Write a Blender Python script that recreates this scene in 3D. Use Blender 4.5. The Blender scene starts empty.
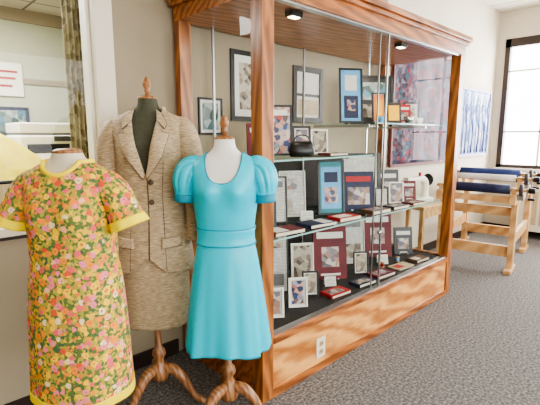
import bpy, bmesh, math, random
import numpy as np
from mathutils import Vector, Matrix
random.seed(4)
D=bpy.data; SC=bpy.context.scene
try:
    SC.view_settings.look='AgX - Medium High Contrast'
except Exception: pass
def C(r,g,b):
    def f(v):
        v/=255.0
        return v/12.92 if v<=.04045 else ((v+.055)/1.055)**2.4
    return (f(r),f(g),f(b),1)
# ------------------------------------------------ materials
def newmat(name):
    m=D.materials.new(name); m.use_nodes=True
    nt=m.node_tree; b=nt.nodes['Principled BSDF']
    return m,nt,b
def N(nt,t,**k):
    n=nt.nodes.new(t)
    for a,v in k.items(): setattr(n,a,v)
    return n
def ramp(nt,stops,const=False):
    r=N(nt,'ShaderNodeValToRGB'); cr=r.color_ramp
    if const: cr.interpolation='CONSTANT'
    while len(cr.elements)<len(stops): cr.elements.new(.5)
    for e,(p,c) in zip(cr.elements,stops): e.position=p; e.color=c
    return r
def coords(nt,scale=(1,1,1),kind='Object'):
    t=N(nt,'ShaderNodeTexCoord'); m=N(nt,'ShaderNodeMapping'); m.inputs['Scale'].default_value=scale
    nt.links.new(t.outputs[kind],m.inputs['Vector']); return m.outputs['Vector']
def simple(name,col,rough=.6,metal=0,nscale=0,namt=.12,bump=0,sheen=0,cs=(1,1,1)):
    m,nt,b=newmat(name); b.inputs['Roughness'].default_value=rough; b.inputs['Metallic'].default_value=metal
    b.inputs['Base Color'].default_value=col
    if sheen: b.inputs['Sheen Weight'].default_value=sheen
    if nscale:
        v=coords(nt,cs); n=N(nt,'ShaderNodeTexNoise'); n.inputs['Scale'].default_value=nscale; n.inputs['Detail'].default_value=4
        nt.links.new(v,n.inputs['Vector'])
        lo=tuple(x*(1-namt*1.6) for x in col[:3])+(1,); hi=tuple(min(1,x*(1+namt*1.6)) for x in col[:3])+(1,)
        r=ramp(nt,[(.3,lo),(.7,hi)]); nt.links.new(n.outputs['Fac'],r.inputs['Fac']); nt.links.new(r.outputs['Color'],b.inputs['Base Color'])
        if bump:
            bp=N(nt,'ShaderNodeBump'); bp.inputs['Strength'].default_value=bump; bp.inputs['Distance'].default_value=.01
            nt.links.new(n.outputs['Fac'],bp.inputs['Height']); nt.links.new(bp.outputs['Normal'],b.inputs['Normal'])
    return m
def wood(name,c1,c2,scale=(1,1,1),rough=.35,ws=3,dist=6):
    m,nt,b=newmat(name); b.inputs['Roughness'].default_value=rough
    v=coords(nt,scale)
    w=N(nt,'ShaderNodeTexWave'); w.inputs['Scale'].default_value=ws; w.inputs['Distortion'].default_value=dist; w.inputs['Detail'].default_value=3; w.inputs['Detail Scale'].default_value=1.5
    w.bands_direction='DIAGONAL'
    n=N(nt,'ShaderNodeTexNoise'); n.inputs['Scale'].default_value=9; n.inputs['Detail'].default_value=6
    nt.links.new(v,w.inputs['Vector']); nt.links.new(v,n.inputs['Vector'])
    mx=N(nt,'ShaderNodeMath',operation='ADD'); ml=N(nt,'ShaderNodeMath',operation='MULTIPLY'); ml.inputs[1].default_value=.5
    nt.links.new(w.outputs['Fac'],ml.inputs[0]); m2=N(nt,'ShaderNodeMath',operation='MULTIPLY'); m2.inputs[1].default_value=.6
    nt.links.new(n.outputs['Fac'],m2.inputs[0]); nt.links.new(ml.outputs[0],mx.inputs[0]); nt.links.new(m2.outputs[0],mx.inputs[1])
    r=ramp(nt,[(.2,c1),(.85,c2)]); nt.links.new(mx.outputs[0],r.inputs['Fac']); nt.links.new(r.outputs['Color'],b.inputs['Base Color'])
    return m
def emis(name,col,s):
    m,nt,b=newmat(name); b.inputs['Emission Color'].default_value=col; b.inputs['Emission Strength'].default_value=s; b.inputs['Base Color'].default_value=col; return m
def glass(name,refl=.04,tint=(.97,.99,.98,1)):
    m=D.materials.new(name); m.use_nodes=True; nt=m.node_tree; nt.nodes.remove(nt.nodes['Principled BSDF'])
    o=nt.nodes['Material Output']; t=N(nt,'ShaderNodeBsdfTransparent'); t.inputs['Color'].default_value=tint
    g=N(nt,'ShaderNodeBsdfGlossy'); g.inputs['Roughness'].default_value=.02
    mx=N(nt,'ShaderNodeMixShader'); mx.inputs['Fac'].default_value=refl
    nt.links.new(t.outputs[0],mx.inputs[1]); nt.links.new(g.outputs[0],mx.inputs[2]); nt.links.new(mx.outputs[0],o.inputs['Surface']); return m

M={}
M['tan']=simple('wall_tan',C(156,143,120),.85,nscale=3,namt=.03)
M['cream']=simple('wall_cream',C(208,199,181),.85,nscale=3,namt=.02)
M['backwall']=simple('wall_pale',C(186,188,164),.85,nscale=2,namt=.03)
M['white']=simple('white_paint',C(240,236,224),.5)
M['offwhite']=simple('cream_trim_paint',C(226,217,197),.5)
M['black']=simple('black_lacquer',C(18,16,16),.35)
M['darkbr']=simple('dark_brown',C(46,32,26),.5)
M['deck']=simple('case_deck_cloth',C(46,40,37),.9,nscale=60,namt=.2)
M['cherry']=wood('cherry_wood',C(112,64,32),C(184,116,62),(3,3,.5),.3)
M['cherryH']=wood('cherry_wood_rail',C(114,64,32),C(188,118,64),(.5,3,3),.3)
M['panel']=wood('figured_wood_panel',C(166,98,46),C(238,178,106),(.8,2,2.8),.28,ws=1.6,dist=8)
M['birch']=wood('birch_wood',C(180,134,84),C(220,178,124),(2,1,1),.45)
M['stand']=wood('stand_wood',C(112,70,42),C(176,126,82),(6,6,1),.35)
M['neckwood']=wood('neck_wood',C(124,80,46),C(172,120,74),(6,6,1),.35)
M['steel']=simple('brushed_steel',C(190,190,192),.3,1)
M['chrome']=simple('chrome',C(220,220,225),.12,1)
M['gold']=simple('gold',C(212,160,50),.35,.7)
M['glass']=glass('case_glass',.018)
M['shelfglass']=glass('shelf_glass',.04,(.86,.94,.92,1))
M['shelfedge']=simple('shelf_glass_edge',C(150,190,185),.2)
M['paper']=simple('paper_white',C(220,216,208),.8)
M['page']=simple('book_pages',C(220,212,190),.9)
for k,c in dict(red=(170,24,28),maroon=(100,16,28),blue=(30,100,175),navy=(22,30,66),teal=(50,130,140),pink=(226,130,150),orange=(225,120,40),yellow=(250,220,40),green=(70,120,60),sky=(110,175,220),grey=(120,120,120),dgrey=(60,60,62),lilac=(170,160,190),brown=(100,66,42),sand=(190,168,130),denim=(30,50,104)).items():
    M[k]=simple(k+'_print',C(*c),.6,nscale=14,namt=.12)
def docmat(name,base,ink):
    m,nt,b=newmat(name); b.inputs['Roughness'].default_value=.7
    v=coords(nt); s=N(nt,'ShaderNodeSeparateXYZ'); nt.links.new(v,s.inputs[0])
    a=N(nt,'ShaderNodeMath',operation='MULTIPLY'); a.inputs[1].default_value=95; nt.links.new(s.outputs['Z'],a.inputs[0])
    f=N(nt,'ShaderNodeMath',operation='FRACT'); nt.links.new(a.outputs[0],f.inputs[0])
    g=N(nt,'ShaderNodeMath',operation='GREATER_THAN'); g.inputs[1].default_value=.6; nt.links.new(f.outputs[0],g.inputs[0])
    n=N(nt,'ShaderNodeTexNoise'); n.inputs['Scale'].default_value=45; nt.links.new(v,n.inputs['Vector'])
    h=N(nt,'ShaderNodeMath',operation='GREATER_THAN'); h.inputs[1].default_value=.42; nt.links.new(n.outputs['Fac'],h.inputs[0])
    mu=N(nt,'ShaderNodeMath',operation='MULTIPLY'); nt.links.new(g.outputs[0],mu.inputs[0]); nt.links.new(h.outputs[0],mu.inputs[1])
    r=ramp(nt,[(0,C(*base)),(1,C(*ink))]); nt.links.new(mu.outputs[0],r.inputs['Fac']); nt.links.new(r.outputs['Color'],b.inputs['Base Color']); return m
M['doc']=docmat('printed_document',(212,209,202),(158,154,150))
def photomat(name,cols,scale=18):
    m,nt,b=newmat(name); b.inputs['Roughness'].default_value=.4
    v=coords(nt); n=N(nt,'ShaderNodeTexVoronoi'); n.inputs['Scale'].default_value=scale; nt.links.new(v,n.inputs['Vector'])
    sp=N(nt,'ShaderNodeSeparateColor'); nt.links.new(n.outputs['Color'],sp.inputs[0])
    r=ramp(nt,[(i/len(cols),C(*c)) for i,c in enumerate(cols)]); nt.links.new(sp.outputs[0],r.inputs['Fac']); nt.links.new(r.outputs['Color'],b.inputs['Base Color']); return m
M['ph1']=photomat('photo_people',[(50,40,42),(170,130,104),(90,80,100),(190,180,170)],26)
M['ph2']=photomat('photo_crowd_colour',[(170,40,50),(210,200,190),(50,70,130),(36,36,46),(200,150,130)],34)
M['ph3']=photomat('photo_landscape',[(100,150,180),(50,80,70),(170,180,180)],18)
M['ph4']=photomat('photo_sepia',[(60,50,44),(130,112,94),(180,170,150)],28)
def floral():
    m,nt,b=newmat('floral_print_cotton'); b.inputs['Roughness'].default_value=.8
    v=coords(nt); no=N(nt,'ShaderNodeTexNoise'); no.inputs['Scale'].default_value=60; nt.links.new(v,no.inputs['Vector'])
    ad=N(nt,'ShaderNodeVectorMath',operation='MULTIPLY_ADD'); ad.inputs[1].default_value=(.016,.016,.016)
    nt.links.new(no.outputs['Color'],ad.inputs[0]); nt.links.new(v,ad.inputs[2])
    vo=N(nt,'ShaderNodeTexVoronoi'); vo.inputs['Scale'].default_value=36; nt.links.new(ad.outputs[0],vo.inputs['Vector'])
    sp=N(nt,'ShaderNodeSeparateColor'); nt.links.new(vo.outputs['Color'],sp.inputs[0])
    pet=ramp(nt,[(0,C(232,100,104)),(.18,C(244,144,44)),(.40,C(242,214,170)),(.46,C(240,128,146)),(.66,C(248,202,50)),(.84,C(226,84,60)),(.93,C(242,180,150))],True)
    nt.links.new(sp.outputs[0],pet.inputs['Fac'])
    v2=N(nt,'ShaderNodeTexVoronoi'); v2.inputs['Scale'].default_value=95; nt.links.new(v,v2.inputs['Vector'])
    s2=N(nt,'ShaderNodeSeparateColor'); nt.links.new(v2.outputs['Color'],s2.inputs[0])
    bg=ramp(nt,[(0,C(92,114,56)),(.3,C(170,160,62)),(.55,C(228,184,56)),(.75,C(70,100,66)),(.88,C(230,130,60))],True); nt.links.new(s2.outputs[1],bg.inputs['Fac'])
    mk=ramp(nt,[(0,(1,1,1,1)),(.41,(1,1,1,1)),(.49,(0,0,0,1))]); nt.links.new(vo.outputs['Distance'],mk.inputs['Fac'])
    mx=N(nt,'ShaderNodeMix',data_type='RGBA'); nt.links.new(mk.outputs['Color'],mx.inputs['Factor']); nt.links.new(bg.outputs['Color'],mx.inputs['A']); nt.links.new(pet.outputs['Color'],mx.inputs['B'])
    ck=ramp(nt,[(0,(1,1,1,1)),(.13,(1,1,1,1)),(.17,(0,0,0,1))]); nt.links.new(vo.outputs['Distance'],ck.inputs['Fac'])
    m3=N(nt,'ShaderNodeMix',data_type='RGBA'); nt.links.new(ck.outputs['Color'],m3.inputs['Factor']); nt.links.new(mx.outputs['Result'],m3.inputs['A']); m3.inputs['B'].default_value=C(204,124,50)
    nt.links.new(m3.outputs['Result'],b.inputs['Base Color']); return m
M['floral']=floral()
M['ytrim']=simple('yellow_trim_fabric',C(252,226,24),.7)
M['turq']=simple('turquoise_polyester',C(8,196,222),.38,nscale=220,namt=.03,bump=.08)
M['turqd']=simple('turquoise_seam',C(8,142,168),.6)
def tweed(name,cols,st):
    m,nt,b=newmat(name); b.inputs['Roughness'].default_value=.66; b.inputs['Sheen Weight'].default_value=.1
    v=coords(nt,st); n=N(nt,'ShaderNodeTexNoise'); n.inputs['Scale'].default_value=120; n.inputs['Detail'].default_value=4; nt.links.new(v,n.inputs['Vector'])
    r=ramp(nt,[(.30,C(*cols[0])),(.5,C(*cols[1])),(.70,C(*cols[2]))]); nt.links.new(n.outputs['Fac'],r.inputs['Fac']); nt.links.new(r.outputs['Color'],b.inputs['Base Color'])
    bp=N(nt,'ShaderNodeBump'); bp.inputs['Strength'].default_value=.18; bp.inputs['Distance'].default_value=.006; nt.links.new(n.outputs['Fac'],bp.inputs['Height']); nt.links.new(bp.outputs['Normal'],b.inputs['Normal']); return m
M['linen']=tweed('beige_slub_linen',[(132,112,84),(170,148,116),(198,178,144)],(.3,.3,2.4))
M['linend']=simple('beige_linen_seam',C(86,72,54),.8)
M['linenL']=tweed('beige_linen_lapel',[(142,122,94),(182,160,128),(208,188,154)],(.4,.4,2.0))
M['formwhite']=simple('dress_form_white_jersey',C(230,227,220),.8)
M['formgreen']=simple('dress_form_olive_jersey',C(72,72,56),.85,nscale=80,namt=.08)
M['formtan']=simple('dress_form_linen',C(210,198,174),.85)
def carpet():
    m,nt,b=newmat('grey_carpet'); b.inputs['Roughness'].default_value=.95
    v=coords(nt); n=N(nt,'ShaderNodeTexNoise'); n.inputs['Scale'].default_value=60; n.inputs['Detail'].default_value=5; nt.links.new(v,n.inputs['Vector'])
    r=ramp(nt,[(.34,C(76,73,71)),(.5,C(106,102,99)),(.66,C(142,137,132))]); nt.links.new(n.outputs['Fac'],r.inputs['Fac']); nt.links.new(r.outputs['Color'],b.inputs['Base Color'])
    bp=N(nt,'ShaderNodeBump'); bp.inputs['Strength'].default_value=.4; bp.inputs['Distance'].default_value=.01; nt.links.new(n.outputs['Fac'],bp.inputs['Height']); nt.links.new(bp.outputs['Normal'],b.inputs['Normal']); return m
M['carpet']=carpet()
def tiles():
    m,nt,b=newmat('ceiling_tiles'); b.inputs['Roughness'].default_value=.9
    v=coords(nt); br=N(nt,'ShaderNodeTexBrick'); br.offset=0; br.inputs['Scale'].default_value=1; br.inputs['Brick Width'].default_value=.61; br.inputs['Row Height'].default_value=.61; br.inputs['Mortar Size'].default_value=.012
    br.inputs['Color1'].default_value=C(205,198,184); br.inputs['Color2'].default_value=C(200,193,179); br.inputs['Mortar'].default_value=C(120,114,104)
    nt.links.new(v,br.inputs['Vector']); nt.links.new(br.outputs['Color'],b.inputs['Base Color']); return m
M['tiles']=tiles()
def quilt(name,cols,scale,cheb=True,st=(1,1,1)):
    m,nt,b=newmat(name); b.inputs['Roughness'].default_value=.9
    v=coords(nt,st); vo=N(nt,'ShaderNodeTexVoronoi'); vo.inputs['Scale'].default_value=scale; vo.inputs['Randomness'].default_value=.85
    if cheb: vo.distance='CHEBYCHEV'
    nt.links.new(v,vo.inputs['Vector']); sp=N(nt,'ShaderNodeSeparateColor'); nt.links.new(vo.outputs['Color'],sp.inputs[0])
    r=ramp(nt,[(i/len(cols),C(*c)) for i,c in enumerate(cols)],True); nt.links.new(sp.outputs[0],r.inputs['Fac']); nt.links.new(r.outputs['Color'],b.inputs['Base Color']); return m
M['quilt1']=quilt('patchwork_quilt_fabric',[(70,54,76),(118,26,42),(116,104,116),(44,48,72),(128,60,74),(54,80,100),(44,26,40)],24)
M['quilt2']=quilt('tree_quilt_fabric',[(190,200,230),(150,170,214),(220,224,238),(130,150,200),(180,190,222)],16,True,(1,1,.5))
M['curtain']=quilt('leaf_curtain_fabric',[(170,158,120),(196,186,150),(140,128,92),(184,172,136)],30,False)

# ------------------------------------------------ mesh helpers
def link(o,parent=None):
    SC.collection.objects.link(o)
    if parent: o.parent=parent
    return o
def mesh(name,vs,fs,mat,parent=None,smooth=False):
    me=D.meshes.new(name); me.from_pydata([tuple(v) for v in vs],[],fs); me.update()
    if mat: me.materials.append(mat)
    if smooth:
        for p in me.polygons: p.use_smooth=True
    o=D.objects.new(name,me); return link(o,parent)
def E(name,loc=(0,0,0),rz=0,rx=0):
    o=D.objects.new(name,None); o.empty_display_size=.05; o.location=loc; o.rotation_euler=(math.radians(rx),0,math.radians(rz)); return link(o)
def boxes(name,bl,mat,parent=None,bev=0):
    vs=[];fs=[]
    for (x0,x1,y0,y1,z0,z1) in bl:
        n=len(vs); vs+=[(x0,y0,z0),(x1,y0,z0),(x1,y1,z0),(x0,y1,z0),(x0,y0,z1),(x1,y0,z1),(x1,y1,z1),(x0,y1,z1)]
        fs+=[tuple(n+i for i in f) for f in ((0,3,2,1),(4,5,6,7),(0,1,5,4),(1,2,6,5),(2,3,7,6),(3,0,4,7))]
    o=mesh(name,vs,fs,mat,parent)
    if bev:
        b=o.modifiers.new('bev','BEVEL'); b.width=bev; b.segments=2; b.limit_method='ANGLE'
    return o
def box(name,x0,x1,y0,y1,z0,z1,mat,parent=None,bev=0): return boxes(name,[(x0,x1,y0,y1,z0,z1)],mat,parent,bev)
def lathe(name,prof,mat,parent=None,n=32,loc=(0,0,0)):
    vs=[];fs=[]
    for r,z in prof:
        for i in range(n):
            a=2*math.pi*i/n; vs.append((r*math.cos(a)+loc[0],r*math.sin(a)+loc[1],z+loc[2]))
    for j in range(len(prof)-1):
        for i in range(n):
            k=(i+1)%n; fs.append((j*n+i,j*n+k,(j+1)*n+k,(j+1)*n+i))
    fs.append(tuple(range(n-1,-1,-1))); fs.append(tuple((len(prof)-1)*n+i for i in range(n)))
    return mesh(name,vs,fs,mat,parent,True)
def crom(P,sub=8):
    P=[np.array(p,float) for p in P]; out=[]
    Q=[2*P[0]-P[1]]+P+[2*P[-1]-P[-2]]
    for i in range(1,len(Q)-2):
        for s in range(sub):
            t=s/sub; p0,p1,p2,p3=Q[i-1:i+3]
            out.append(.5*((2*p1)+(-p0+p2)*t+(2*p0-5*p1+4*p2-p3)*t*t+(-p0+3*p1-3*p2+p3)*t**3))
    out.append(P[-1]); return out
def tube(name,path,mat,parent=None,n=24,sub=6,flat=1.0,mod=None,caps=True,solid=0):
    pts=crom(path,sub); m=len(pts); vs=[];fs=[]
    prev=None
    for j,p in enumerate(pts):
        a=Vector(pts[max(0,j-1)][:3]); b=Vector(pts[min(m-1,j+1)][:3]); t=(b-a).normalized()
        if prev is None:
            u=t.cross(Vector((0,1,0))); 
            if u.length<.1: u=t.cross(Vector((1,0,0)))
        else: u=prev-t*prev.dot(t)
        u.normalize(); prev=u; w=t.cross(u)
        for i in range(n):
            th=2*math.pi*i/n; r=p[3]
            if mod: r*=mod(j/(m-1),th)
            q=Vector(p[:3])+u*(r*math.cos(th))+w*(r*flat*math.sin(th)); vs.append(tuple(q))
    for j in range(m-1):
        for i in range(n):
            k=(i+1)%n; fs.append((j*n+i,j*n+k,(j+1)*n+k,(j+1)*n+i))
    if caps: fs.append(tuple(range(n-1,-1,-1))); fs.append(tuple((m-1)*n+i for i in range(n)))
    o=mesh(name,vs,fs,mat,parent,True)
    if solid: s=o.modifiers.new('s','SOLIDIFY'); s.thickness=solid; s.offset=1
    return o
def pane(name,p,mat,parent): return mesh(name,p,[(0,1,2,3)],mat,parent)
# ------------------------------------------------ room shell
YW=2.42; XR=7.2; CH=3.32
box('floor',-3.0,7.5,-3.6,5.0,-.06,0,M['carpet'])
box('ceiling',-3.0,7.5,-3.6,YW+.12,CH,CH+.08,M['tiles'])
wx0,wx1,wz0,wz1=-1.0,.975,1.05,2.75
boxes('wall_back',[(-3,wx0,YW,YW+.12,0,CH),(wx1+.10,4.0,YW,YW+.12,0,CH),(wx0,wx1+.10,YW,YW+.12,0,wz0),(wx0,wx1+.10,YW,YW+.12,wz1,CH)],M['tan'])
box('wall_back_far',4.0,7.2,YW,YW+.12,0,CH,M['cream'])
ry0,ry1,rz0,rz1=-.6,2.30,1.0,2.92
boxes('wall_right',[(XR,XR+.15,ry1,YW+.12,0,CH),(XR,XR+.15,-3.6,ry0,0,CH),(XR,XR+.15,ry0,ry1,0,rz0),(XR,XR+.15,ry0,ry1,rz1,CH)],M['cream'])
wr=E('window_1')
boxes('frame',[(XR-.03,XR+.05,ry1-.07,ry1,rz0,rz1),(XR-.03,XR+.05,ry0,ry0+.06,rz0,rz1),(XR-.03,XR+.05,ry0,ry1,rz1-.12,rz1),(XR-.03,XR+.05,ry0,ry1,rz0,rz0+.05)],M['darkbr'],wr)
mm=[]
for y in (1.75,1.2,.55,0.0): mm.append((XR+.01,XR+.05,y-.014,y+.014,rz0,rz1))
for z in (1.55,2.45): mm.append((XR+.01,XR+.05,ry0,ry1,z-.012,z+.012))
boxes('muntins',mm,M['offwhite'],wr)
box('sill',XR-.10,XR,ry0-.05,ry1+.0,rz0-.04,rz0,M['offwhite'],wr)
fy=-3.5
boxes('wall_front',[(-3,-2,fy-.1,fy,0,CH),(6.2,7.2,fy-.1,fy,0,CH),(-2,6.2,fy-.1,fy,0,.9),(-2,6.2,fy-.1,fy,2.9,CH),(1.0,1.3,fy-.1,fy,.9,2.9),(3.4,3.7,fy-.1,fy,.9,2.9)],M['cream'])  # unseen wall; its window openings are added to let fill light in
box('wall_left',-3.1,-3.0,-3.6,5.0,0,CH,M['tan'])
wt=E('window_2')
boxes('trim',[(wx1,wx1+.11,YW-.035,YW+.13,wz0-.02,wz1+.1),(wx0-.1,wx0,YW-.035,YW+.13,wz0-.02,wz1+.1),(wx0,wx1,YW-.035,YW+.13,wz1,wz1+.1)],M['offwhite'],wt,.004)
box('stop',wx1-.018,wx1,YW+.02,YW+.10,wz0,wz1,M['white'],wt)
box('ledge',wx0-.12,wx1+.13,YW-.09,YW+.14,wz0-.045,wz0,M['offwhite'],wt,.006)
box('apron',wx0-.1,wx1+.11,YW-.02,YW,wz0-.075,wz0-.045,M['darkbr'],wt)
pane('pane',[(wx0,YW+.055,wz0),(wx1-.018,YW+.055,wz0),(wx1-.018,YW+.055,wz1),(wx0,YW+.055,wz1)],M['glass'],wt)
box('baseboard_back',-3,1.44,YW-.015,YW,0,.1,M['darkbr'])
box('baseboard_back_far',3.98,7.2,YW-.015,YW,0,.1,M['darkbr'])
box('baseboard_right',XR-.015,XR,-3.5,YW-.015,0,.1,M['darkbr'])
box('wall_office_rear',-3,2.6,4.6,4.7,0,2.65,M['backwall'])
box('wall_office_side',2.5,2.6,YW+.12,4.6,0,2.65,M['backwall'])
box('ceiling_office',-3,2.6,YW+.12,4.7,2.65,2.72,M['tiles'])
box('trim_1',-3,2.5,4.57,4.6,2.54,2.65,M['tan'])
box('trim_2',-3,2.5,4.58,4.6,1.98,2.03,M['tan'])
LS=.70
def area(name,loc,rot,sx,sy,e,col=(1,1,1)):
    l=D.lights.new(name,'AREA'); l.shape='RECTANGLE'; l.size=sx; l.size_y=sy; l.energy=e; l.color=col
    o=D.objects.new(name,l); o.location=loc; o.rotation_euler=[math.radians(a) for a in rot]; link(o); return o
fixm=emis('fluorescent_diffuser',(1,.97,.9,1),3)
for i,(x,y) in enumerate([(.3,-.6),(3.2,-.6),(5.8,.2)]):
    f=E('ceiling_light_fixture' if i==0 else 'ceiling_light_fixture.%03d'%i,(x,y,CH))
    boxes('housing',[(-.62,.62,-.32,-.28,-.05,0),(-.62,.62,.28,.32,-.05,0),(-.62,-.58,-.28,.28,-.05,0),(.58,.62,-.28,.28,-.05,0)],M['white'],f)
    box('diffuser',-.58,.58,-.28,.28,-.04,-.03,fixm,f)
    area('ceiling_lamp_%d'%i,(x,y,CH-.07),(0,0,0),1.1,.5,(22,20,14)[i]*LS,(1,.94,.86))
area('window_daylight_right',(XR+.35,.85,2.0),(0,90,0),2.0,3.0,540*LS,(.99,.995,1))
area('added_front_fill',(2.1,fy-.3,1.95),(90,0,0),8.0,2.1,160*LS,(.98,.99,1))  # added fill light behind the camera, shining in through the added openings
area('office_lamp',(.4,3.5,2.6),(0,0,0),1.2,.6,100,(1,.98,.92))
w=D.worlds.new('World'); SC.world=w; w.use_nodes=True
w.node_tree.nodes['Background'].inputs['Color'].default_value=(1,1,1,1); w.node_tree.nodes['Background'].inputs['Strength'].default_value=7.5

# ------------------------------------------------ display case
X0,X1,Y0,Y1=1.47,3.92,1.58,2.38
ZB,ZT,ZH=.36,2.19,2.30
dc=E('display_case')
pw=.085
posts=[(X0,X0+pw,Y0,Y0+pw,0,ZT),(X1-pw,X1,Y0,Y0+pw,0,ZT),(X0,X0+pw,Y1-.06,Y1,0,ZT),(X1-pw,X1,Y1-.06,Y1,0,ZT)]
boxes('corner_posts',posts,M['cherry'],dc,.003)
boxes('top_rails',[(X0,X1,Y0,Y0+.05,ZT,ZH),(X0,X0+.05,Y0+.05,Y1,ZT,ZH),(X1-.05,X1,Y0+.05,Y1,ZT,ZH)],M['cherryH'],dc)
boxes('cornice',[(X0-.03,X1+.02,Y0-.025,Y1,ZH-.03,ZH),(X0-.05,X1+.035,Y0-.045,Y1,ZH,ZH+.04)],M['cherryH'],dc,.006)
box('soffit',X0+.05,X1-.05,Y0+.05,Y1,ZT,ZT+.02,M['cherryH'],dc)
boxes('base_panel',[(X0+pw,X1-pw,Y0+.012,Y0+.04,.0,ZB-.03)],M['panel'],dc)
boxes('base_side',[(X0+.01,X0+.04,Y0+pw,Y1-.06,0,ZB-.03),(X1-.04,X1-.01,Y0+pw,Y1-.06,0,ZB-.03)],M['cherryH'],dc)
boxes('base_sill_rail',[(X0+pw,X1-pw,Y0-.004,Y0+.06,ZB-.03,ZB+.012)],M['cherryH'],dc,.004)
boxes('side_sill_rail',[(X0,X0+.05,Y0+pw,Y1-.06,ZB-.03,ZB+.012),(X1-.05,X1,Y0+pw,Y1-.06,ZB-.03,ZB+.012)],M['cherryH'],dc)
box('kick_moulding',X0+pw,X1-pw,Y0,Y0+.012,0,.045,M['cherryH'],dc)
box('deck',X0+.05,X1-.05,Y0+.06,Y1,ZB-.03,ZB,M['deck'],dc)
box('back_cloth',X0+.06,X1-.06,Y1-.012,Y1,ZB,1.30,M['deck'],dc)
def pY(nme,x0,x1,y): pane(nme,[(x0,y,ZB+.012),(x1,y,ZB+.012),(x1,y,ZT),(x0,y,ZT)],M['glass'],dc)
def pX(nme,x): pane(nme,[(x,Y0+pw,ZB+.012),(x,Y1-.06,ZB+.012),(x,Y1-.06,ZT),(x,Y0+pw,ZT)],M['glass'],dc)
pY('front_glass_left',X0+pw,2.68,Y0+.025); pY('front_glass_right',2.60,X1-pw,Y0+.043)
pX('side_glass_left',X0+.023); pX('side_glass_right',X1-.023)
boxes('sliding_door_track',[(X0+pw,X1-pw,Y0+.014,Y0+.054,ZB+.012,ZB+.02),(X0+pw,X1-pw,Y0+.014,Y0+.054,ZT-.012,ZT)],M['steel'],dc)
boxes('door_edge_strips',[(2.672,2.682,Y0+.018,Y0+.030,ZB+.02,ZT-.012),(2.600,2.606,Y0+.038,Y0+.048,ZB+.02,ZT-.012)],M['steel'],dc)
lathe('door_lock',[(.0,0),(.013,0),(.013,.02),(.0,.02)],M['chrome'],dc,16,(0,0,0)).matrix_local=Matrix.Translation((2.64,Y0+.02,.80))@Matrix.Rotation(math.radians(90),4,'X')
st=[(x-.006,x+.006,Y1-.03,Y1-.013,ZB,ZT) for x in (1.75,2.66,3.60)]
boxes('shelf_standards',st,M['steel'],dc)
def shelf(nm,x0,x1,z):
    box(nm,x0,x1,Y0+.10,Y1-.035,z-.010,z,M['shelfglass'],dc)
    box(nm+'_edge',x0,x1,Y0+.097,Y0+.10,z-.010,z,M['shelfedge'],dc)
    boxes(nm+'_brackets',[(x-.006,x+.006,Y0+.22,Y1-.03,z-.03,z-.010) for x in (x0+.12,x1-.12)],M['steel'],dc)
shelf('upper_shelf_left',X0+.10,2.655,1.36); shelf('upper_shelf_right',2.665,X1-.10,1.59)
shelf('lower_shelf_left',X0+.10,2.655,.90); shelf('lower_shelf_right',2.665,X1-.10,.90)
lm=emis('case_downlight_glow',(1,.85,.6,1),10)
for i,(x,y) in enumerate([(1.85,1.72),(3.05,1.72)]):
    boxes('downlight_housing_%d'%i,[(x-.045,x+.045,y-.03,y+.03,ZT-.03,ZT)],M['black'],dc,.004)
    box('downlight_lens_%d'%i,x-.03,x+.03,y-.02,y+.02,ZT-.034,ZT-.03,lm,dc)
for i,x in enumerate((1.85,3.05)):
    area('case_lamp_%d'%i,(x,1.72,ZT-.05),(0,0,0),.08,.05,2.5,(1,.88,.7))
ot=E('wall_outlet',(1.99,Y0+.012,.15))
box('plate',-.044,.044,-.006,0,-.068,.068,M['offwhite'],ot,.002)
boxes('receptacles',[(-.018,.018,-.009,-.006,.010,.044),(-.018,.018,-.009,-.006,-.044,-.010)],M['sand'],ot,.002)
boxes('slots',[(-.010,-.006,-.0095,-.009,z-.008,z+.008) for z in (.028,-.026)]+[(.006,.010,-.0095,-.009,z-.008,z+.008) for z in (.028,-.026)],M['black'],ot)

# ------------------------------------------------ framed / printed things
cnt={}
def nm(base):
    n=cnt.get(base,0); cnt[base]=n+1
    return base if n==0 else '%s.%03d'%(base,n)
def frame(base,X,Y,Z,w,h,art,fm='black',fw=.016,rz=-25,tilt=-9,matb=0,rects=(),easel=True):
    e=E(nm(base),(X,Y,Z+.002),rz,tilt); t=.014; a=w/2
    boxes('frame',[(-a,-a+fw,-t,0,0,h),(a-fw,a,-t,0,0,h),(-a+fw,a-fw,-t,0,0,fw),(-a+fw,a-fw,-t,0,h-fw,h)],M[fm],e,.002)
    box('backing',-a+fw,a-fw,-.004,-.001,fw,h-fw,M['paper'],e)
    b=fw+matb
    box('print',-a+b,a-b,-.006,-.004,b,h-b,M[art],e)
    for i,(u0,u1,v0,v1,m) in enumerate(rects):
        box('print_block_%d'%i,-a+b+u0*(w-2*b),-a+b+u1*(w-2*b),-.0072-.0004*i,-.006,b+v0*(h-2*b),b+v1*(h-2*b),M[m],e)
    if easel:
        ph=h*.6; d=.05+h*.16
        mesh('easel_strut',[(-.015,0,ph),(.015,0,ph),(.015,d,.01),(-.015,d,.01)],[(0,1,2,3)],M['darkbr'],e)
    return e
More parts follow.
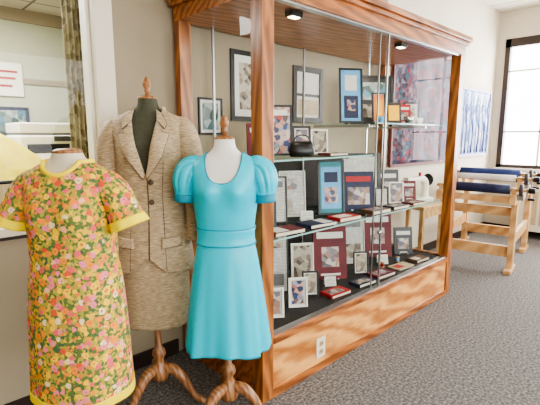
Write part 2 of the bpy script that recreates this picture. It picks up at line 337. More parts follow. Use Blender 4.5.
def book(base,X,Y,Z,w,h,cover,rz=-25,tilt=-10,rects=(),th=.022,flat=False):
    e=E(nm(base),(X,Y,Z+.002),rz,0 if flat else tilt); a=w/2
    if flat:
        boxes('cover',[(-a,a,0,h,0,.002),(-a,a,0,h,th-.002,th),(-a,-a+.003,0,h,.002,th-.002)],M[cover],e)
        box('pages',-a+.003,a-.004,.003,h-.003,.002,th-.002,M['page'],e)
        for i,(u0,u1,v0,v1,m) in enumerate(rects): box('print_block_%d'%i,-a+u0*w,-a+u1*w,v0*h,v1*h,th,th+.001,M[m],e)
    else:
        boxes('cover',[(-a,a,-th,-th+.002,0,h),(-a,a,-.002,0,0,h),(-a,-a+.003,-th+.002,-.002,0,h)],M[cover],e)
        box('pages',-a+.003,a-.004,-th+.002,-.002,.003,h-.003,M['page'],e)
        for i,(u0,u1,v0,v1,m) in enumerate(rects): box('print_block_%d'%i,-a+u0*w,-a+u1*w,-th-.0012-.0004*i,-th,v0*h,v1*h,M[m],e)
        boxes('stand',[(-a*.5,-a*.4,-.03,.08,0.002,.006),(a*.4,a*.5,-.03,.08,.002,.006)],M['steel'],e)
    return e
TITLE=[(.12,.88,.72,.86,'paper'),(.2,.8,.2,.6,'ph1'),(.3,.7,.06,.1,'paper')]
def hung(base,X,Z,w,h,art,fm='black',fw=.02,matb=.03,rects=()):
    return frame(base,X,YW-.001,Z,w,h,art,fm,fw,0,0,matb,rects,False)
hung('framed_certificate',1.76,1.50,.20,.25,'ph3','black',.014,.02)
hung('framed_photograph',2.09,1.60,.30,.50,'ph4','black',.034,.05)
hung('framed_photograph',2.78,1.60,.38,.46,'paper','darkbr',.045,.0,[(.0,1,.47,.53,'darkbr'),(.06,.94,.06,.4,'sand')])  # window reflection in the glass, put in as dark frame and pale print
def handbag(X,Y,Z,rz,s=1):
    e=E(nm('handbag'),(X,Y,Z+.002),rz)
    vs=[];fs=[];n=28;rows=[(0,.085,.03),(.01,.095,.04),(.05,.10,.042),(.09,.088,.03),(.11,.075,.012)]
    for zz,a,b in rows:
        for i in range(n): t=2*math.pi*i/n; vs.append((a*s*math.cos(t),b*s*math.sin(t),zz*s))
    for j in range(len(rows)-1):
        for i in range(n): k=(i+1)%n; fs.append((j*n+i,j*n+k,(j+1)*n+k,(j+1)*n+i))
    fs.append(tuple(range(n-1,-1,-1))); fs.append(tuple((len(rows)-1)*n+i for i in range(n)))
    mesh('pouch',vs,fs,M['black'],e,True); box('clasp_bar',-.076*s,.076*s,-.008,.008,.108*s,.118*s,M['darkbr'],e,.002)
    tube('strap',[(-.06*s,0,.115*s,.004),(-.045*s,0,.150*s,.004),(0,0,.162*s,.004),(.045*s,0,.150*s,.004),(.06*s,0,.115*s,.004)],M['black'],e,8)
def cup(X,Y,Z,m,s=1):
    e=E(nm('teacup'),(X,Y,Z+.001))
    lathe('bowl',[(.02*s,0),(.022*s,.006*s),(.036*s,.03*s),(.042*s,.06*s),(.038*s,.058*s),(.03*s,.028*s),(.005,.012*s)],M[m],e,24)
    tube('handle',[(.038*s,0,.05*s,.004),(.06*s,0,.045*s,.004),(.058*s,0,.025*s,.004),(.034*s,0,.022*s,.004)],M[m],e,8)
def spool(X,Y,Z,m):
    e=E(nm('thread_spool'),(X,Y,Z+.001))
    lathe('reel',[(.006,0),(.018,0),(.018,.005),(.010,.007),(.010,.038),(.018,.040),(.018,.045),(.006,.045)],M['birch'],e,18); lathe('thread',[(.010,.008),(.015,.009),(.015,.036),(.010,.037)],M[m],e,18)
def plaque(X,Y,Z,w,h,rz=-35):
    e=E(nm('award_plaque'),(X,Y,Z+.002),rz,-8)
    boxes('board',[(-w/2,w/2,0,.012,0,h)],M['darkbr'],e,.003); box('gold_plate',-w*.36,w*.36,-.003,0,h*.14,h*.86,M['gold'],e,.002); box('foot',-w*.3,w*.3,.012,.05,0,.01,M['darkbr'],e)
def card(X,Y,Z,w,h,m='doc',rz=-35):
    e=E(nm('label_card'),(X,Y,Z+.001),rz)
    mesh('folded_card',[(-w/2,0,0),(w/2,0,0),(w/2,h*.35,h),(-w/2,h*.35,h),(w/2,h*.7,0),(-w/2,h*.7,0)],[(0,1,2,3),(3,2,4,5)],M['paper'],e)
    mesh('printing',[(-w*.4,h*.05-.001,h*.12),(w*.4,h*.05-.001,h*.12),(w*.4,h*.31-.001,h*.86),(-w*.4,h*.31-.001,h*.86)],[(0,1,2,3)],M[m],e)
z=1.36
frame('framed_poster',2.00,2.02,z,.24,.34,'ph2','black',.014,-35,-8,.0,[(.1,.9,.82,.94,'paper')])
frame('framed_photograph',2.20,1.96,z,.13,.20,'ph1','black',.014,-35,-8,.01)
frame('framed_photograph',2.44,2.00,z,.13,.18,'ph4','white',.012,-35)
book('book',1.78,1.94,z,.15,.21,'maroon',-30,-10,TITLE)
book('book',2.34,1.74,z,.18,.12,'maroon',-6,0,[(.1,.9,.1,.9,'ph4')],.016,True)
handbag(2.02,1.80,z,-35,.85)
z=1.59
frame('framed_poster',2.76,1.95,z,.19,.42,'sky','black',.014,-35,-8,0,[(.15,.85,.06,.5,'navy'),(.2,.8,.6,.9,'paper'),(.3,.7,.2,.42,'ph2')])
frame('framed_award',3.22,2.06,z,.40,.42,'black','black',.022,-35,-8,0,[(.12,.88,.5,.9,'ph3'),(.15,.85,.1,.4,'ph4')])
frame('framed_photograph',2.98,1.84,z,.12,.24,'orange','black',.012,-30,-8,.005,[(.2,.8,.2,.8,'gold')])
plaque(3.14,1.80,z,.13,.17)
frame('framed_photograph',3.62,1.90,z,.14,.20,'doc','black',.012,-38,-8,.01,[(.2,.8,.4,.8,'ph1')])
book('book',3.44,1.88,z,.12,.17,'red',-35,-10,TITLE)
cup(3.30,1.76,z,'chrome'); cup(3.42,1.73,z,'white',.8); cup(2.84,1.74,z,'sky',.8)
z=.90
frame('framed_document',1.98,2.02,z,.20,.32,'doc','dgrey',.010,-35,-8,.0,[(.1,.9,.78,.92,'grey'),(.1,.45,.1,.4,'ph4')])
frame('framed_document',2.24,2.08,z,.20,.34,'doc','paper',.010,-35,-8,.0,[(.1,.5,.1,.4,'ph4'),(.3,.7,.6,.85,'ph1')])
book('book',1.78,1.90,z,.16,.22,'black',-38,-10,TITLE)
frame('framed_poster',2.50,1.92,z,.21,.42,'teal','black',.018,-35,-9,0,[(.06,.94,.08,.9,'sky'),(.2,.8,.2,.5,'ph2'),(.2,.8,.6,.8,'navy')])
book('book',1.82,1.70,z,.24,.15,'maroon',-6,0,[(.1,.5,.1,.9,'paper')],.024,True)
book('book',2.14,1.70,z,.24,.15,'navy',-6,0,[(.55,.9,.1,.9,'paper')],.022,True)
book('book',2.44,1.70,z,.22,.13,'red',-6,0,[(.1,.7,.2,.8,'page')],.026,True)
card(2.20,1.90,z,.09,.07)
book('book',2.82,1.90,z,.26,.31,'navy',-35,-10,[(.1,.9,.74,.88,'red'),(.15,.85,.15,.6,'ph1')])
frame('framed_certificate',3.18,2.12,z,.38,.44,'doc','black',.030,-35,-8,.02,[(.1,.9,.1,.5,'brown')])
book('book',3.50,2.04,z,.22,.28,'black',-35,-10,TITLE)
frame('framed_photograph',3.12,1.87,z,.12,.16,'doc','black',.010,-35,-8)
frame('framed_photograph',3.36,1.87,z,.14,.19,'ph1','white',.012,-35,-8)
book('book',3.60,1.88,z,.13,.18,'maroon',-38,-10,TITLE)
book('book',2.84,1.69,z,.22,.13,'brown',-5,0,[(.1,.8,.2,.8,'ph2')],.028,True)
book('book',3.14,1.69,z,.22,.12,'navy',-5,0,[(.1,.8,.2,.8,'ph4')],.024,True)
book('book',3.46,1.69,z,.22,.12,'maroon',-5,0,[(.1,.8,.2,.8,'ph1')],.018,True)
z=ZB
frame('framed_document',2.04,2.10,z,.26,.44,'doc','dgrey',.010,-35,-8,.0,[(.1,.9,.75,.95,'ph4'),(.1,.9,.1,.3,'grey')])
frame('framed_photograph',2.34,2.06,z,.18,.32,'ph4','white',.012,-35,-8,.01)
book('book',2.58,1.98,z,.27,.42,'maroon',-35,-10,[(.1,.9,.78,.9,'paper'),(.24,.76,.24,.62,'ph1'),(.2,.8,.08,.12,'paper')])
frame('framed_photograph',1.76,1.78,z,.12,.19,'ph1','white',.014,-35,-8,.01)
frame('framed_photograph',1.99,1.79,z,.13,.20,'ph2','white',.012,-35,-8,.01)
frame('framed_photograph',2.20,1.86,z,.12,.18,'ph4','black',.012,-35,-8,.01)
book('book',2.36,1.70,z,.20,.12,'red',-5,0,[(.1,.8,.2,.8,'ph1')],.022,True)
card(2.46,1.88,z,.09,.07)
frame('framed_document',3.04,2.12,z,.28,.44,'doc','paper',.008,-35,-8,0,[(.1,.9,.75,.95,'grey'),(.1,.9,.1,.4,'ph4')])
book('book',3.40,2.06,z,.28,.42,'maroon',-35,-10,[(.1,.9,.78,.9,'paper'),(.25,.75,.3,.66,'ph1'),(.2,.8,.1,.14,'paper')])
frame('framed_photograph',2.86,1.88,z,.13,.19,'ph4','black',.012,-35,-8,.01)
book('book',3.66,1.94,z,.18,.26,'black',-38,-10,TITLE)
book('book',2.68,1.69,z,.20,.11,'navy',-5,0,[(.1,.8,.2,.8,'ph4')],.024,True)
book('book',2.96,1.69,z,.22,.13,'maroon',-5,0,[(.1,.8,.2,.8,'ph2')],.024,True)
book('book',3.28,1.69,z,.22,.12,'sand',-5,0,[(.1,.5,.2,.8,'red')],.012,True)
book('book',3.58,1.69,z,.20,.11,'brown',-5,0,[(.1,.5,.2,.8,'page')],.022,True)
spool(3.40,1.85,z,'sky'); spool(3.16,1.86,z,'red'); card(3.24,1.90,z,.1,.08)

# ------------------------------------------------ sewing machine
def sewing(X,Y,Z,rz,col):
    e=E(nm('sewing_machine'),(X,Y,Z+.001),rz)
    box('bed',-.2,.2,-.085,.085,0,.05,M[col],e,.01)
    tube('pillar_arm',[(.15,0,.04,.045),(.15,0,.12,.038),(.145,0,.20,.040),(.10,0,.245,.036),(0,0,.245,.032),(-.1,0,.24,.034),(-.155,0,.235,.038)],M[col],e,20)
    box('head',-.185,-.13,-.035,.035,.13,.275,M[col],e,.012)
    lathe('needle_bar',[(.004,.05),(.004,.14)],M['chrome'],e,8,(-.157,0,0))
    box('presser_foot',-.17,-.145,-.02,.01,.052,.06,M['chrome'],e)
    o=lathe('hand_wheel',[(0,0),(.06,0),(.066,.008),(.06,.018),(0,.018)],M['black'],e,28); o.matrix_local=Matrix.Translation((.188,0,.235))@Matrix.Rotation(math.radians(90),4,'Y')
    lathe('spool',[(.003,.27),(.018,.272),(.014,.28),(.014,.31),(.018,.318),(.003,.32)],M['red'],e,16,(.05,0,0))
    return e
sewing(4.22,2.12,.785,-10,'white')
tb=E('side_table',(4.22,2.12,0))
box('top',-.25,.25,-.22,.22,.75,.785,M['birch'],tb,.004)
boxes('legs',[(sx*.22-.02,sx*.22+.02,sy*.19-.02,sy*.19+.02,0,.75) for sx in(-1,1) for sy in(-1,1)],M['birch'],tb)
boxes('apron',[(-.2,.2,-.20,-.18,.66,.75),(-.2,.2,.18,.20,.66,.75)],M['birch'],tb)
def wallquilt(x0,x1,z0,z1,mat,border):
    e=E(nm('hanging_quilt'),((x0+x1)/2,YW-.02,(z0+z1)/2)); nx=60; w=(x1-x0); h=z1-z0; vs=[];fs=[]
    for j in range(21):
        for i in range(nx+1):
            u=i/nx; vs.append((-w/2+w*u,-.012+.010*math.sin(u*26+math.sin(j*.3)),-h/2+h*j/20))
    for j in range(20):
        for i in range(nx): a=j*(nx+1)+i; fs.append((a,a+1,a+nx+2,a+nx+1))
    o=mesh('cloth',vs,fs,M[mat],e,True); s=o.modifiers.new('s','SOLIDIFY'); s.thickness=.006
    boxes('binding',[(-w/2-.015,w/2+.015,-.03,.0,h/2-.01,h/2+.02),(-w/2-.015,w/2+.015,-.03,.0,-h/2-.02,-h/2+.01),(-w/2-.02,-w/2+.01,-.03,.0,-h/2,h/2),(w/2-.01,w/2+.02,-.03,.0,-h/2,h/2)],M[border],e)
    return e
wallquilt(4.12,5.68,1.17,2.44,'quilt1','maroon')
q2=wallquilt(5.90,6.95,1.22,2.12,'quilt2','lilac')
for i in range(9):
    x=-.46+i*.115; tube('tree_applique_%d'%i,[(x,-.028,-.42,.022),(x+.02,-.028,-.1,.017),(x-.015,-.028,.2,.012),(x+.01,-.028,.40,.006)],M['denim'],q2,8,4,.3)
    for k in range(4):
        z_=-.15+k*.13; s_=1 if (k+i)%2 else -1
        tube('branch_%d_%d'%(i,k),[(x,-.028,z_,.008),(x+s_*.04,-.028,z_+.07,.006),(x+s_*.05,-.028,z_+.13,.003)],M['blue'],q2,6,3,.4)
# ------------------------------------------------ quilting frame
qf=E('quilting_frame',(4.98,1.38,0),8)
L=.74;W=1.25
RX=[(-.08,.93,.052,'navy'),(.24,1.02,.036,'paper'),(.58,1.04,.060,'denim'),(.94,1.00,.040,'paper'),(W+.06,.94,.064,'navy')]
for k,y in enumerate((0,L)):
    boxes('end_support_%d'%k,[(.02,.13,y-.030,y+.030,.03,.80),(W-.13,W-.02,y-.030,y+.030,.03,.80),(-.16,W+.14,y-.032,y+.032,.77,.88),(.13,W-.13,y-.02,y+.02,.30,.42)],M['birch'],qf,.004)
    boxes('feet_%d'%k,[(-.10,.25,y-.037,y+.037,0,.045),(W-.25,W+.10,y-.037,y+.037,0,.045)],M['birch'],qf,.006)
    boxes('roller_uprights_%d'%k,[(x-.028,x+.028,y-.02,y+.02,.88,zc+.02) for x,zc,r,m_ in RX],M['birch'],qf,.003)
boxes('stretchers',[(.045,.095,.02,L-.02,.16,.28),(W-.095,W-.045,.02,L-.02,.16,.28),(-.15,-.11,.02,L-.02,.79,.86),(.05,.09,.02,L-.02,.62,.72)],M['birch'],qf)
def ycyl(nmz,x,zc,r,y0,y1,mat):
    tube(nmz,[(x,y0,zc,r),(x,(y0+y1)/2,zc,r),(x,y1,zc,r)],mat,qf,20,2)
for i,(x,zc,r,m_) in enumerate(RX):
    ycyl('roller_pole_%d'%i,x,zc,.016,-.18,L+.05,M['birch']); ycyl('rolled_quilt_%d'%i,x,zc,r,.04,L-.04,M[m_])
    ycyl('ratchet_wheel_%d'%i,x,zc,.066,-.080,-.05,M['dgrey']); ycyl('crank_knob_%d'%i,x,zc,.030,-.19,-.13,M['black'])
    boxes('crank_arm_%d'%i,[(x-.012,x+.012,-.128,-.112,zc-.10,zc+.02)],M['steel'],qf,.003)
    ycyl('crank_grip_%d'%i,x,zc-.09,.014,-.19,-.128,M['black'])
    boxes('ratchet_pawl_%d'%i,[(x-.012,x+.012,-.09,-.03,zc-.11,zc-.04)],M['steel'],qf,.002)
rc=E('radiator_cover',(6.98,.9,0))
box('body',-.14,.18,-1.3,1.0,.12,.82,M['offwhite'],rc,.005); box('top',-.17,.19,-1.33,1.03,.82,.85,M['birch'],rc,.004)
boxes('grille_slats',[(-.148,-.14,-1.2+i*.1,-1.14+i*.1,.22,.7) for i in range(21)],M['sand'],rc)
boxes('feet',[(-.12,.16,-1.25,-1.2,0,.12),(-.12,.16,.9,.95,0,.12)],M['offwhite'],rc)

# ------------------------------------------------ office contents
fc=E('filing_cabinet',(1.02,3.75,0))
box('body',-.26,.26,-.24,.3,0,1.22,M['sand'],fc,.006)
boxes('drawer_fronts',[(-.24,.24,-.255,-.24,.03+i*.395,.40+i*.395) for i in range(3)],M['sand'],fc,.004)
boxes('handles',[(-.06,.06,-.275,-.255,.27+i*.395,.285+i*.395) for i in range(3)],M['steel'],fc)
pr=E('printer',(1.04,3.72,1.222))
box('body',-.20,.20,-.2,.22,0,.28,M['white'],pr,.02)
box('scanner_lid',-.19,.19,-.19,.22,.29,.37,M['white'],pr,.01)
box('lid_gap',-.185,.185,-.185,.21,.278,.292,M['dgrey'],pr)
box('output_slot',-.15,.15,-.205,-.195,.14,.21,M['black'],pr)
box('paper_tray',-.16,.16,-.27,-.2,.08,.10,M['white'],pr,.004)
box('control_panel',.04,.17,-.21,-.2,.23,.27,M['dgrey'],pr)
cu=E('curtain',(1.0,2.66,0)); vs=[];fs=[]
for j in range(2):
    for i in range(81): vs.append((-.09+.2*i/80,.02*math.sin(i*.55),[1.12,2.62][j]))
for i in range(80): fs.append((i,i+1,82+i,81+i))
mesh('cloth',vs,fs,M['curtain'],cu,True); box('rod',-1.8,.2,-.012,.012,2.6,2.625,M['white'],cu)
ps=E('notice_poster',(1.03,4.585,1.86)); box('paper',-.14,.14,-.008,-.004,0,.30,M['white'],ps)
boxes('red_text',[(-.10,.10,-.010,-.008,.21,.23),(-.10,.08,-.010,-.008,.15,.17),(-.10,.05,-.010,-.008,.08,.1)],M['red'],ps)
dk=E('office_desk',(.05,3.35,0)); box('top',-.6,.6,-.35,.35,.74,.78,M['cherryH'],dk,.004); boxes('legs',[(-.58,-.54,-.33,.33,0,.74),(.54,.58,-.33,.33,0,.74)],M['cherry'],dk)
pa=E('paper_parasol',(.48,3.0,.782))
n=28; vs=[(0,0,.80)]
for k in range(1,7):
    r=.46*k/6
    for i in range(n): a=2*math.pi*i/n; vs.append((r*math.cos(a),r*math.sin(a),.80-.32*(k/6)**1.25-(.012 if (i%2) else 0)*k/6))
fs=[(0,1+i,1+(i+1)%n) for i in range(n)]
for k in range(5):
    for i in range(n): a=1+k*n+i;b=1+k*n+(i+1)%n; fs.append((a,a+n,b+n,b))
o=mesh('canopy',vs,fs,M['yellow'],pa); o.modifiers.new('s','SOLIDIFY').thickness=.004
tube('rim',[(.462*math.cos(a),.462*math.sin(a),.473,.010) for a in [2*math.pi*i/24 for i in range(25)]],M['black'],pa,8,2)
lathe('pole',[(.09,0),(.09,.015),(.012,.02),(.012,.795),(.004,.83)],M['stand'],pa,16)
ph=E('framed_photograph.040',(1.05,4.585,1.50)); boxes('frame',[(-.15,.15,0,.012,0,.26)],M['navy'],ph); box('print',-.12,.12,-.003,0,.03,.23,M['ph3'],ph)

# ------------------------------------------------ mannequins
class Body:
    def __init__(s,table,e=2.25,bust=None,sg=.010):
        t=np.array(sorted(table)); s.z=np.linspace(t[0,0],t[-1,0],900); dz=s.z[1]-s.z[0]
        k=np.arange(-int(4*sg/dz),int(4*sg/dz)+1)*dz; g=np.exp(-k*k/2/sg/sg); g/=g.sum(); p=len(k)//2
        def f(c):
            v=np.interp(s.z,t[:,0],t[:,c]); v=np.pad(v,p,mode='edge'); return np.convolve(v,g,'valid')
        s.a=f(1); s.b=f(2); s.e=e; s.bust=bust
    def ab(s,z): return np.interp(z,s.z,s.a),np.interp(z,s.z,s.b)
    def bump(s,x,z):
        if not s.bust: return 0
        bx,bz,h,sx,sz=s.bust
        return h*(math.exp(-((x-bx)/sx)**2)+math.exp(-((x+bx)/sx)**2))*math.exp(-((z-bz)/sz)**2)
    def pt(s,th,z,off=0,mul=1):
        a,b=s.ab(z); c,q=math.cos(th),math.sin(th); ex=2/s.e
        x=(a+off)*mul*math.copysign(abs(c)**ex,c); y=(b+off)*mul*math.copysign(abs(q)**ex,q)
        if q<0: y-=s.bump(x,z)*min(1,-q*2)
        return x,y,z
    def fy(s,x,z,off=0):
        a,b=s.ab(z); a+=off;b+=off
        q=max(0,1-min(1,abs(x)/a)**s.e)**(1/s.e); return -b*q-s.bump(x,z)*min(1,q*2)
def garment(name,B,z0f,z1,cut,zc,mat,parent,off=.006,nt=168,nz=84,pleat=None,solid=.003,pw=1.5):
    vs=[];fs=[];zt=[]
    for i in range(nt):
        th=2*math.pi*i/nt; top=z1
        if cut:
            z=zc
            while z<z1:
                x,y,_=B.pt(th,z,off)
                if cut(x,y,z): top=z; break
                z+=.0012
        zt.append(top)
    for i in range(nt):
        th=2*math.pi*i/nt; zb=z0f(th) if callable(z0f) else z0f
        for j in range(nz+1):
            t=j/nz; z=zb+(zt[i]-zb)*(1-(1-t)**pw)
            mul=pleat(th,z) if pleat else 1
            vs.append(B.pt(th,z,off,mul))
    m=nz+1
    for i in range(nt):
        k=(i+1)%nt
        for j in range(nz): fs.append((i*m+j,k*m+j,k*m+j+1,i*m+j+1))
    o=mesh(name,vs,fs,mat,parent,True)
    if solid: s=o.modifiers.new('s','SOLIDIFY'); s.thickness=solid; s.offset=1
    return o,[B.pt(2*math.pi*i/nt,zt[i],off) for i in range(nt)]
def samp(P,t):
    d=[0]
    for a,b in zip(P,P[1:]): d.append(d[-1]+math.hypot(a[0]-b[0],a[1]-b[1]))
    s=t*d[-1]; return np.interp(s,d,[p[0] for p in P]),np.interp(s,d,[p[1] for p in P])
def patch(name,B,left,right,off,mat,parent,nr=24,nc=6,solid=.004,edge=None,lift=0):
    vs=[];fs=[]
    for r in range(nr+1):
        t=r/nr; lx,lz=samp(left,t); rx,rz=samp(right,t)
        for c in range(nc+1):
            q=c/nc; x=lx+(rx-lx)*q; z=lz+(rz-lz)*q; vs.append((x,B.fy(x,z,off)-lift*q,z))
    for r in range(nr):
        for c in range(nc): a=r*(nc+1)+c; fs.append((a,a+1,a+nc+2,a+nc+1))
    o=mesh(name,vs,fs,mat,parent,True); s=o.modifiers.new('s','SOLIDIFY'); s.thickness=solid; s.offset=0
    if edge:
        pts=[vs[r*(nc+1)+nc] for r in range(nr+1)]+[vs[nr*(nc+1)+c] for c in range(nc-1,-1,-1)]
        tube(name+'_edge',[(p[0],p[1]+.002,p[2],.0028) for p in pts],edge,parent,6,2)
    return o
def torso_table(S,neck=.11,waist=-.36,k=1.0):
    return [(S-.66,.150*k,.110),(S-.55,.165*k,.118),(S-.45,.150*k,.108),(S+waist,.122*k,.090),(S-.22,.142*k,.105),(S-.13,.152*k,.112),(S-.06,.160*k,.102),(S-.01,.158*k,.080),(S+.014,.132*k,.066),(S+.032,.092,.057),(S+.050,.062,.052),(S+.075,.050,.049),(S+neck,.046,.046)]
def stand(e,zt,sc=1.0):
    lathe('stand_column',[(.018,.13),(.045,.14),(.054,.17),(.052,.20),(.032,.235),(.022,.26),(.038,.285),(.034,.31),(.019,.33),(.018,.5),(.018,zt)],M['stand'],e,28)
    for i in range(3):
        a=math.radians(90+120*i+20)
        P=[(.02,.205,.028),(.08,.200,.030),(.13,.155,.026),(.17,.095,.021),(.205,.045,.018),(.245,.022,.018),(.26,.018,.012)]
        tube('stand_leg_%d'%i,[(r*math.cos(a)*sc,r*math.sin(a)*sc,z,q) for r,z,q in P],M['stand'],e,14,5)
def neckcap(e,z,fin=True,r=.045):
    lathe('neck_cap',[(r,z),(r+.003,z+.003),(r+.002,z+.010),(r*.7,z+.016),(.012,z+.018)],M['neckwood'],e,28)
    if fin: lathe('neck_finial',[(.012,z+.018),(.010,z+.032),(.018,z+.040),(.012,z+.048),(.021,z+.066),(.023,z+.082),(.014,z+.098),(.015,z+.104),(.002,z+.112)],M['neckwood'],e,24)
# --- turquoise dress
S=1.375
m3=E('turquoise_dress_mannequin',(1.245,1.60,0),-46)
TB=torso_table(S)
B3=Body(TB,2.25,(.070,S-.13,.028,.055,.06))
garment('form_torso',B3,S-.66,S+.105,None,0,M['formwhite'],m3,0,96,90,None,0,1.0)
neckcap(m3,S+.104); stand(m3,S-.62)
DT=[(.44,.205,.165),(.62,.185,.150),(.80,.162,.130),(.92,.142,.112),(S-.36,.124,.092)]+[t for t in TB if t[0]>S-.34]
BD=Body(DT,2.25,(.070,S-.13,.032,.055,.065))
def cut3(x,y,z):
    if y<0: return (abs(x)/.088)**2.6+(max(0,(S+.06-z))/.155)**2.6<1 or z>S+.05
    return (abs(x)/.085)**3+(max(0,(S+.06-z))/.05)**3<1 or z>S+.05
def pl3(th,z):
    k=max(0,min(1,(.96-z)/.50)); f=.004*math.sin(z*55+3*math.sin(th*2))*(1 if z>.99 else 0)
    return 1+f+k*(.038*math.sin(5*th+.8)+.038*math.sin(9*th+2+z*1.5)+.022*math.sin(16*th))
_,loop=garment('dress_cloth',BD,lambda th:.445+.008*math.sin(3*th),S+.06,cut3,S-.2,M['turq'],m3,.007,200,110,pl3)
tube('neckline_binding',[(p[0],p[1],p[2],.0038) for p in loop[::4]]+[loop[0]+(.0038,)],M['turqd'],m3,8,2)
BW=Body([(t[0],t[1]+.004,t[2]+.004) for t in DT],2.25,None)
garment('waist_band',BW,S-.395,S-.315,None,0,M['turq'],m3,.009,120,8,None,.002,1)
for i,z in enumerate((S-.395,S-.315)):
    tube('waist_seam_%d'%i,[BW.pt(a,z,.012)+(.0022,) for a in [2*math.pi*q/40 for q in range(41)]],M['turqd'],m3,6,2)
for s in (-1,1):
    def md(t,th): return 1+(.07*math.sin(11*th+1)+.045*math.sin(17*th))*math.sin(math.pi*min(1,t*1.15))
    tube('puff_sleeve_'+('l' if s<0 else 'r'),[(s*.120,0,S-.028,.036),(s*.148,0,S-.025,.052),(s*.172,0,S-.05,.062),(s*.186,-.005,S-.09,.061),(s*.192,-.008,S-.13,.053),(s*.195,-.010,S-.155,.046),(s*.198,-.010,S-.188,.045)],M['turq'],m3,72,8,1.05,md,False,.003)
    tube('sleeve_cuff_'+('l' if s<0 else 'r'),[(s*.1945,-.010,S-.153,.049),(s*.1985,-.010,S-.192,.048)],M['turqd'],m3,40,3,1.05,None,False,.002)
# --- floral dress
S=1.360
m1=E('floral_dress_mannequin',(.545,1.640,0),-50)
TB=torso_table(S)
B1=Body(TB,2.25,(.070,S-.13,.02,.055,.06))
garment('form_torso',B1,S-.66,S+.075,None,0,M['formtan'],m1,0,96,80,None,0,1.0)
neckcap(m1,S+.074,False,.050); stand(m1,S-.62)
DT=[(.48,.182,.150),(.62,.177,.146),(.80,.171,.138),(.95,.162,.124),(S-.33,.150,.112),(S-.22,.151,.114)]+[t for t in TB if t[0]>S-.15]
BF=Body(DT,2.25,(.070,S-.14,.026,.055,.07))
def cut1(x,y,z): return z>S+.040 or ((abs(x)/.072)**2+(max(0,(S+.055-z))/(.06 if y<0 else .03))**2<1)
def pl1(th,z):
    k=max(0,min(1,(1.1-z)/.6)); return 1+k*(.024*math.sin(4*th+.3)+.018*math.sin(7*th+2))
_,loop=garment('dress_cloth',BF,.515,S+.05,cut1,S-.1,M['floral'],m1,.007,180,110,pl1)
garment('hem_band',BF,.485,.522,None,0,M['ytrim'],m1,.0085,180,6,pl1,.003,1)
tube('collar_band',[(p[0],p[1],p[2]+.004,.0085) for p in loop[::4]]+[(loop[0][0],loop[0][1],loop[0][2]+.004,.0085)],M['ytrim'],m1,10,2)
for s in (-1,1):
    n_='l' if s<0 else 'r'
    tube('sleeve_'+n_,[(s*.110,0,S-.035,.040),(s*.140,0,S-.042,.054),(s*.172,0,S-.075,.058),(s*.202,-.005,S-.125,.057),(s*.222,-.008,S-.168,.060)],M['floral'],m1,40,8,1.1,lambda t,th:1+.03*math.sin(5*th)*t,False,.003)
    tube('sleeve_cuff_'+n_,[(s*.219,-.008,S-.163,.063),(s*.232,-.010,S-.195,.068)],M['ytrim'],m1,48,4,1.1,lambda t,th:1+.05*math.sin(9*th)*t,False,.003)
# --- suit
S=1.575
m2=E('linen_suit_mannequin',(1.075,2.01,0),-40)
TB=torso_table(S)
B2=Body(TB,2.25,(.070,S-.13,.02,.055,.06))
garment('form_torso',B2,S-.66,S+.105,None,0,M['formgreen'],m2,0,96,90,None,0,1.0)
neckcap(m2,S+.104); stand(m2,S-.62)
SK=Body([(.49,.165,.128),(.70,.172,.134),(.95,.168,.126),(1.10,.14,.10)],2.3)
garment('skirt',SK,.49,1.05,None,0,M['linen'],m2,.004,120,40,lambda th,z:1+.01*math.sin(6*th+1),.003,1)
JT=[(.80,.206,.154),(.90,.195,.146),(1.02,.176,.132),(S-.38,.152,.116),(S-.22,.162,.120),(S-.13,.170,.124),(S-.06,.182,.112),(S-.01,.186,.088),(S+.012,.156,.074),(S+.032,.100,.064),(S+.053,.068,.058),(S+.08,.062,.056)]
BJ=Body(JT,2.25,(.070,S-.14,.026,.055,.07))
VD=.335
def cut2(x,y,z):
    if y<0:
        zz=S+.06-z; return zz<VD and abs(x)<.082*(1-max(0,zz)/VD)
    return z>S+.062
def z02(th):
    x,y,_=BJ.pt(th,.82)
    return .80+(.08*math.exp(-(x/.06)**2) if y<0 else 0)
_,loop=garment('jacket_body',BJ,z02,S+.07,cut2,S-.34,M['linen'],m2,.008,200,110,lambda th,z:1+.016*math.sin(5*th+1+z*3)*(1 if z<S-.1 else 0),.004)
vb=S+.06-VD
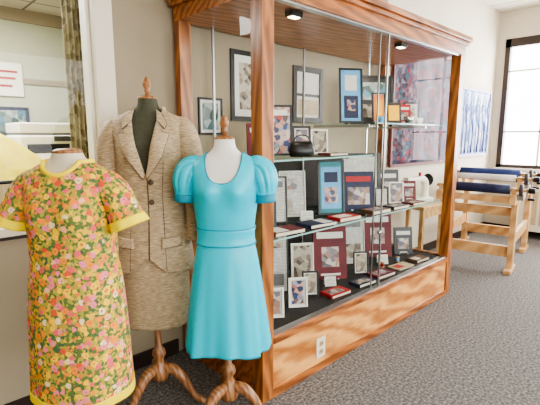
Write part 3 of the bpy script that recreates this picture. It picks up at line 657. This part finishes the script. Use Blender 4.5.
for s in (-1,1):
    n_='l' if s<0 else 'r'
    patch('lapel_'+n_,BJ,[(s*.062,S+.005),(s*.048,S-.07),(s*.024,S-.18),(s*.004,vb)],[(s*.090,S-.055),(s*.120,S-.072),(s*.088,S-.18),(s*.010,vb-.014)],.018,M['linenL'],m2,edge=M['linend'],lift=.010)
    patch('collar_'+n_,BJ,[(s*.054,S+.050),(s*.059,S+.02),(s*.060,S-.002)],[(s*.082,S+.030),(s*.108,S-.014),(s*.102,S-.046)],.021,M['linenL'],m2,12,6,edge=M['linend'],lift=.010)
    patch('pocket_flap_'+n_,BJ,[(s*.070,.985),(s*.068,.935)],[(s*.160,.995),(s*.162,.942)],.018,M['linenL'],m2,6,8,.006,edge=M['linend'])
    patch('princess_seam_'+n_,BJ,[(s*.088,S-.20),(s*.075,S-.36),(s*.09,.82)],[(s*.0905,S-.20),(s*.0775,S-.36),(s*.0925,.82)],.012,M['linend'],m2,40,1,.002)
    tube('sleeve_'+n_,[(s*.130,0,S-.030,.044),(s*.165,0,S-.045,.058),(s*.192,0,S-.10,.062),(s*.208,0,S-.18,.058),(s*.220,0,S-.30,.053),(s*.226,-.012,S-.42,.049),(s*.224,-.035,S-.54,.045),(s*.220,-.05,S-.62,.042)],M['linen'],m2,40,8,1.15,lambda t,th:1+.03*math.sin(3*th+t*18),False,.004)
patch('front_edge_seam',BJ,[(.006,vb),(.008,1.1),(.004,.88)],[(.011,vb),(.013,1.1),(.012,.88)],.0140,M['linend'],m2,40,1,.003)
tube('back_collar',[BJ.pt(a,S+.056,.010)+(.010,) for a in [math.radians(q) for q in range(-20,201,20)]],M['linenL'],m2,10,3)
for i,z in enumerate((vb-.03,vb-.13)):
    o=lathe('button_%d'%i,[(0,0),(.013,0),(.014,.003),(.010,.007),(0,.007)],M['linend'],m2,18)
    o.matrix_local=Matrix.Translation((.026,BJ.fy(.026,z,.014),z))@Matrix.Rotation(math.radians(90),4,'X')

# ------------------------------------------------ camera
cd=D.cameras.new('camera'); cd.sensor_width=36; cd.lens=28; cd.clip_start=.02
cam=D.objects.new('camera',cd); link(cam); cam.location=(0,0,1.5); cam.rotation_euler=(math.radians(90-9.13),0,math.radians(-44)); SC.camera=cam
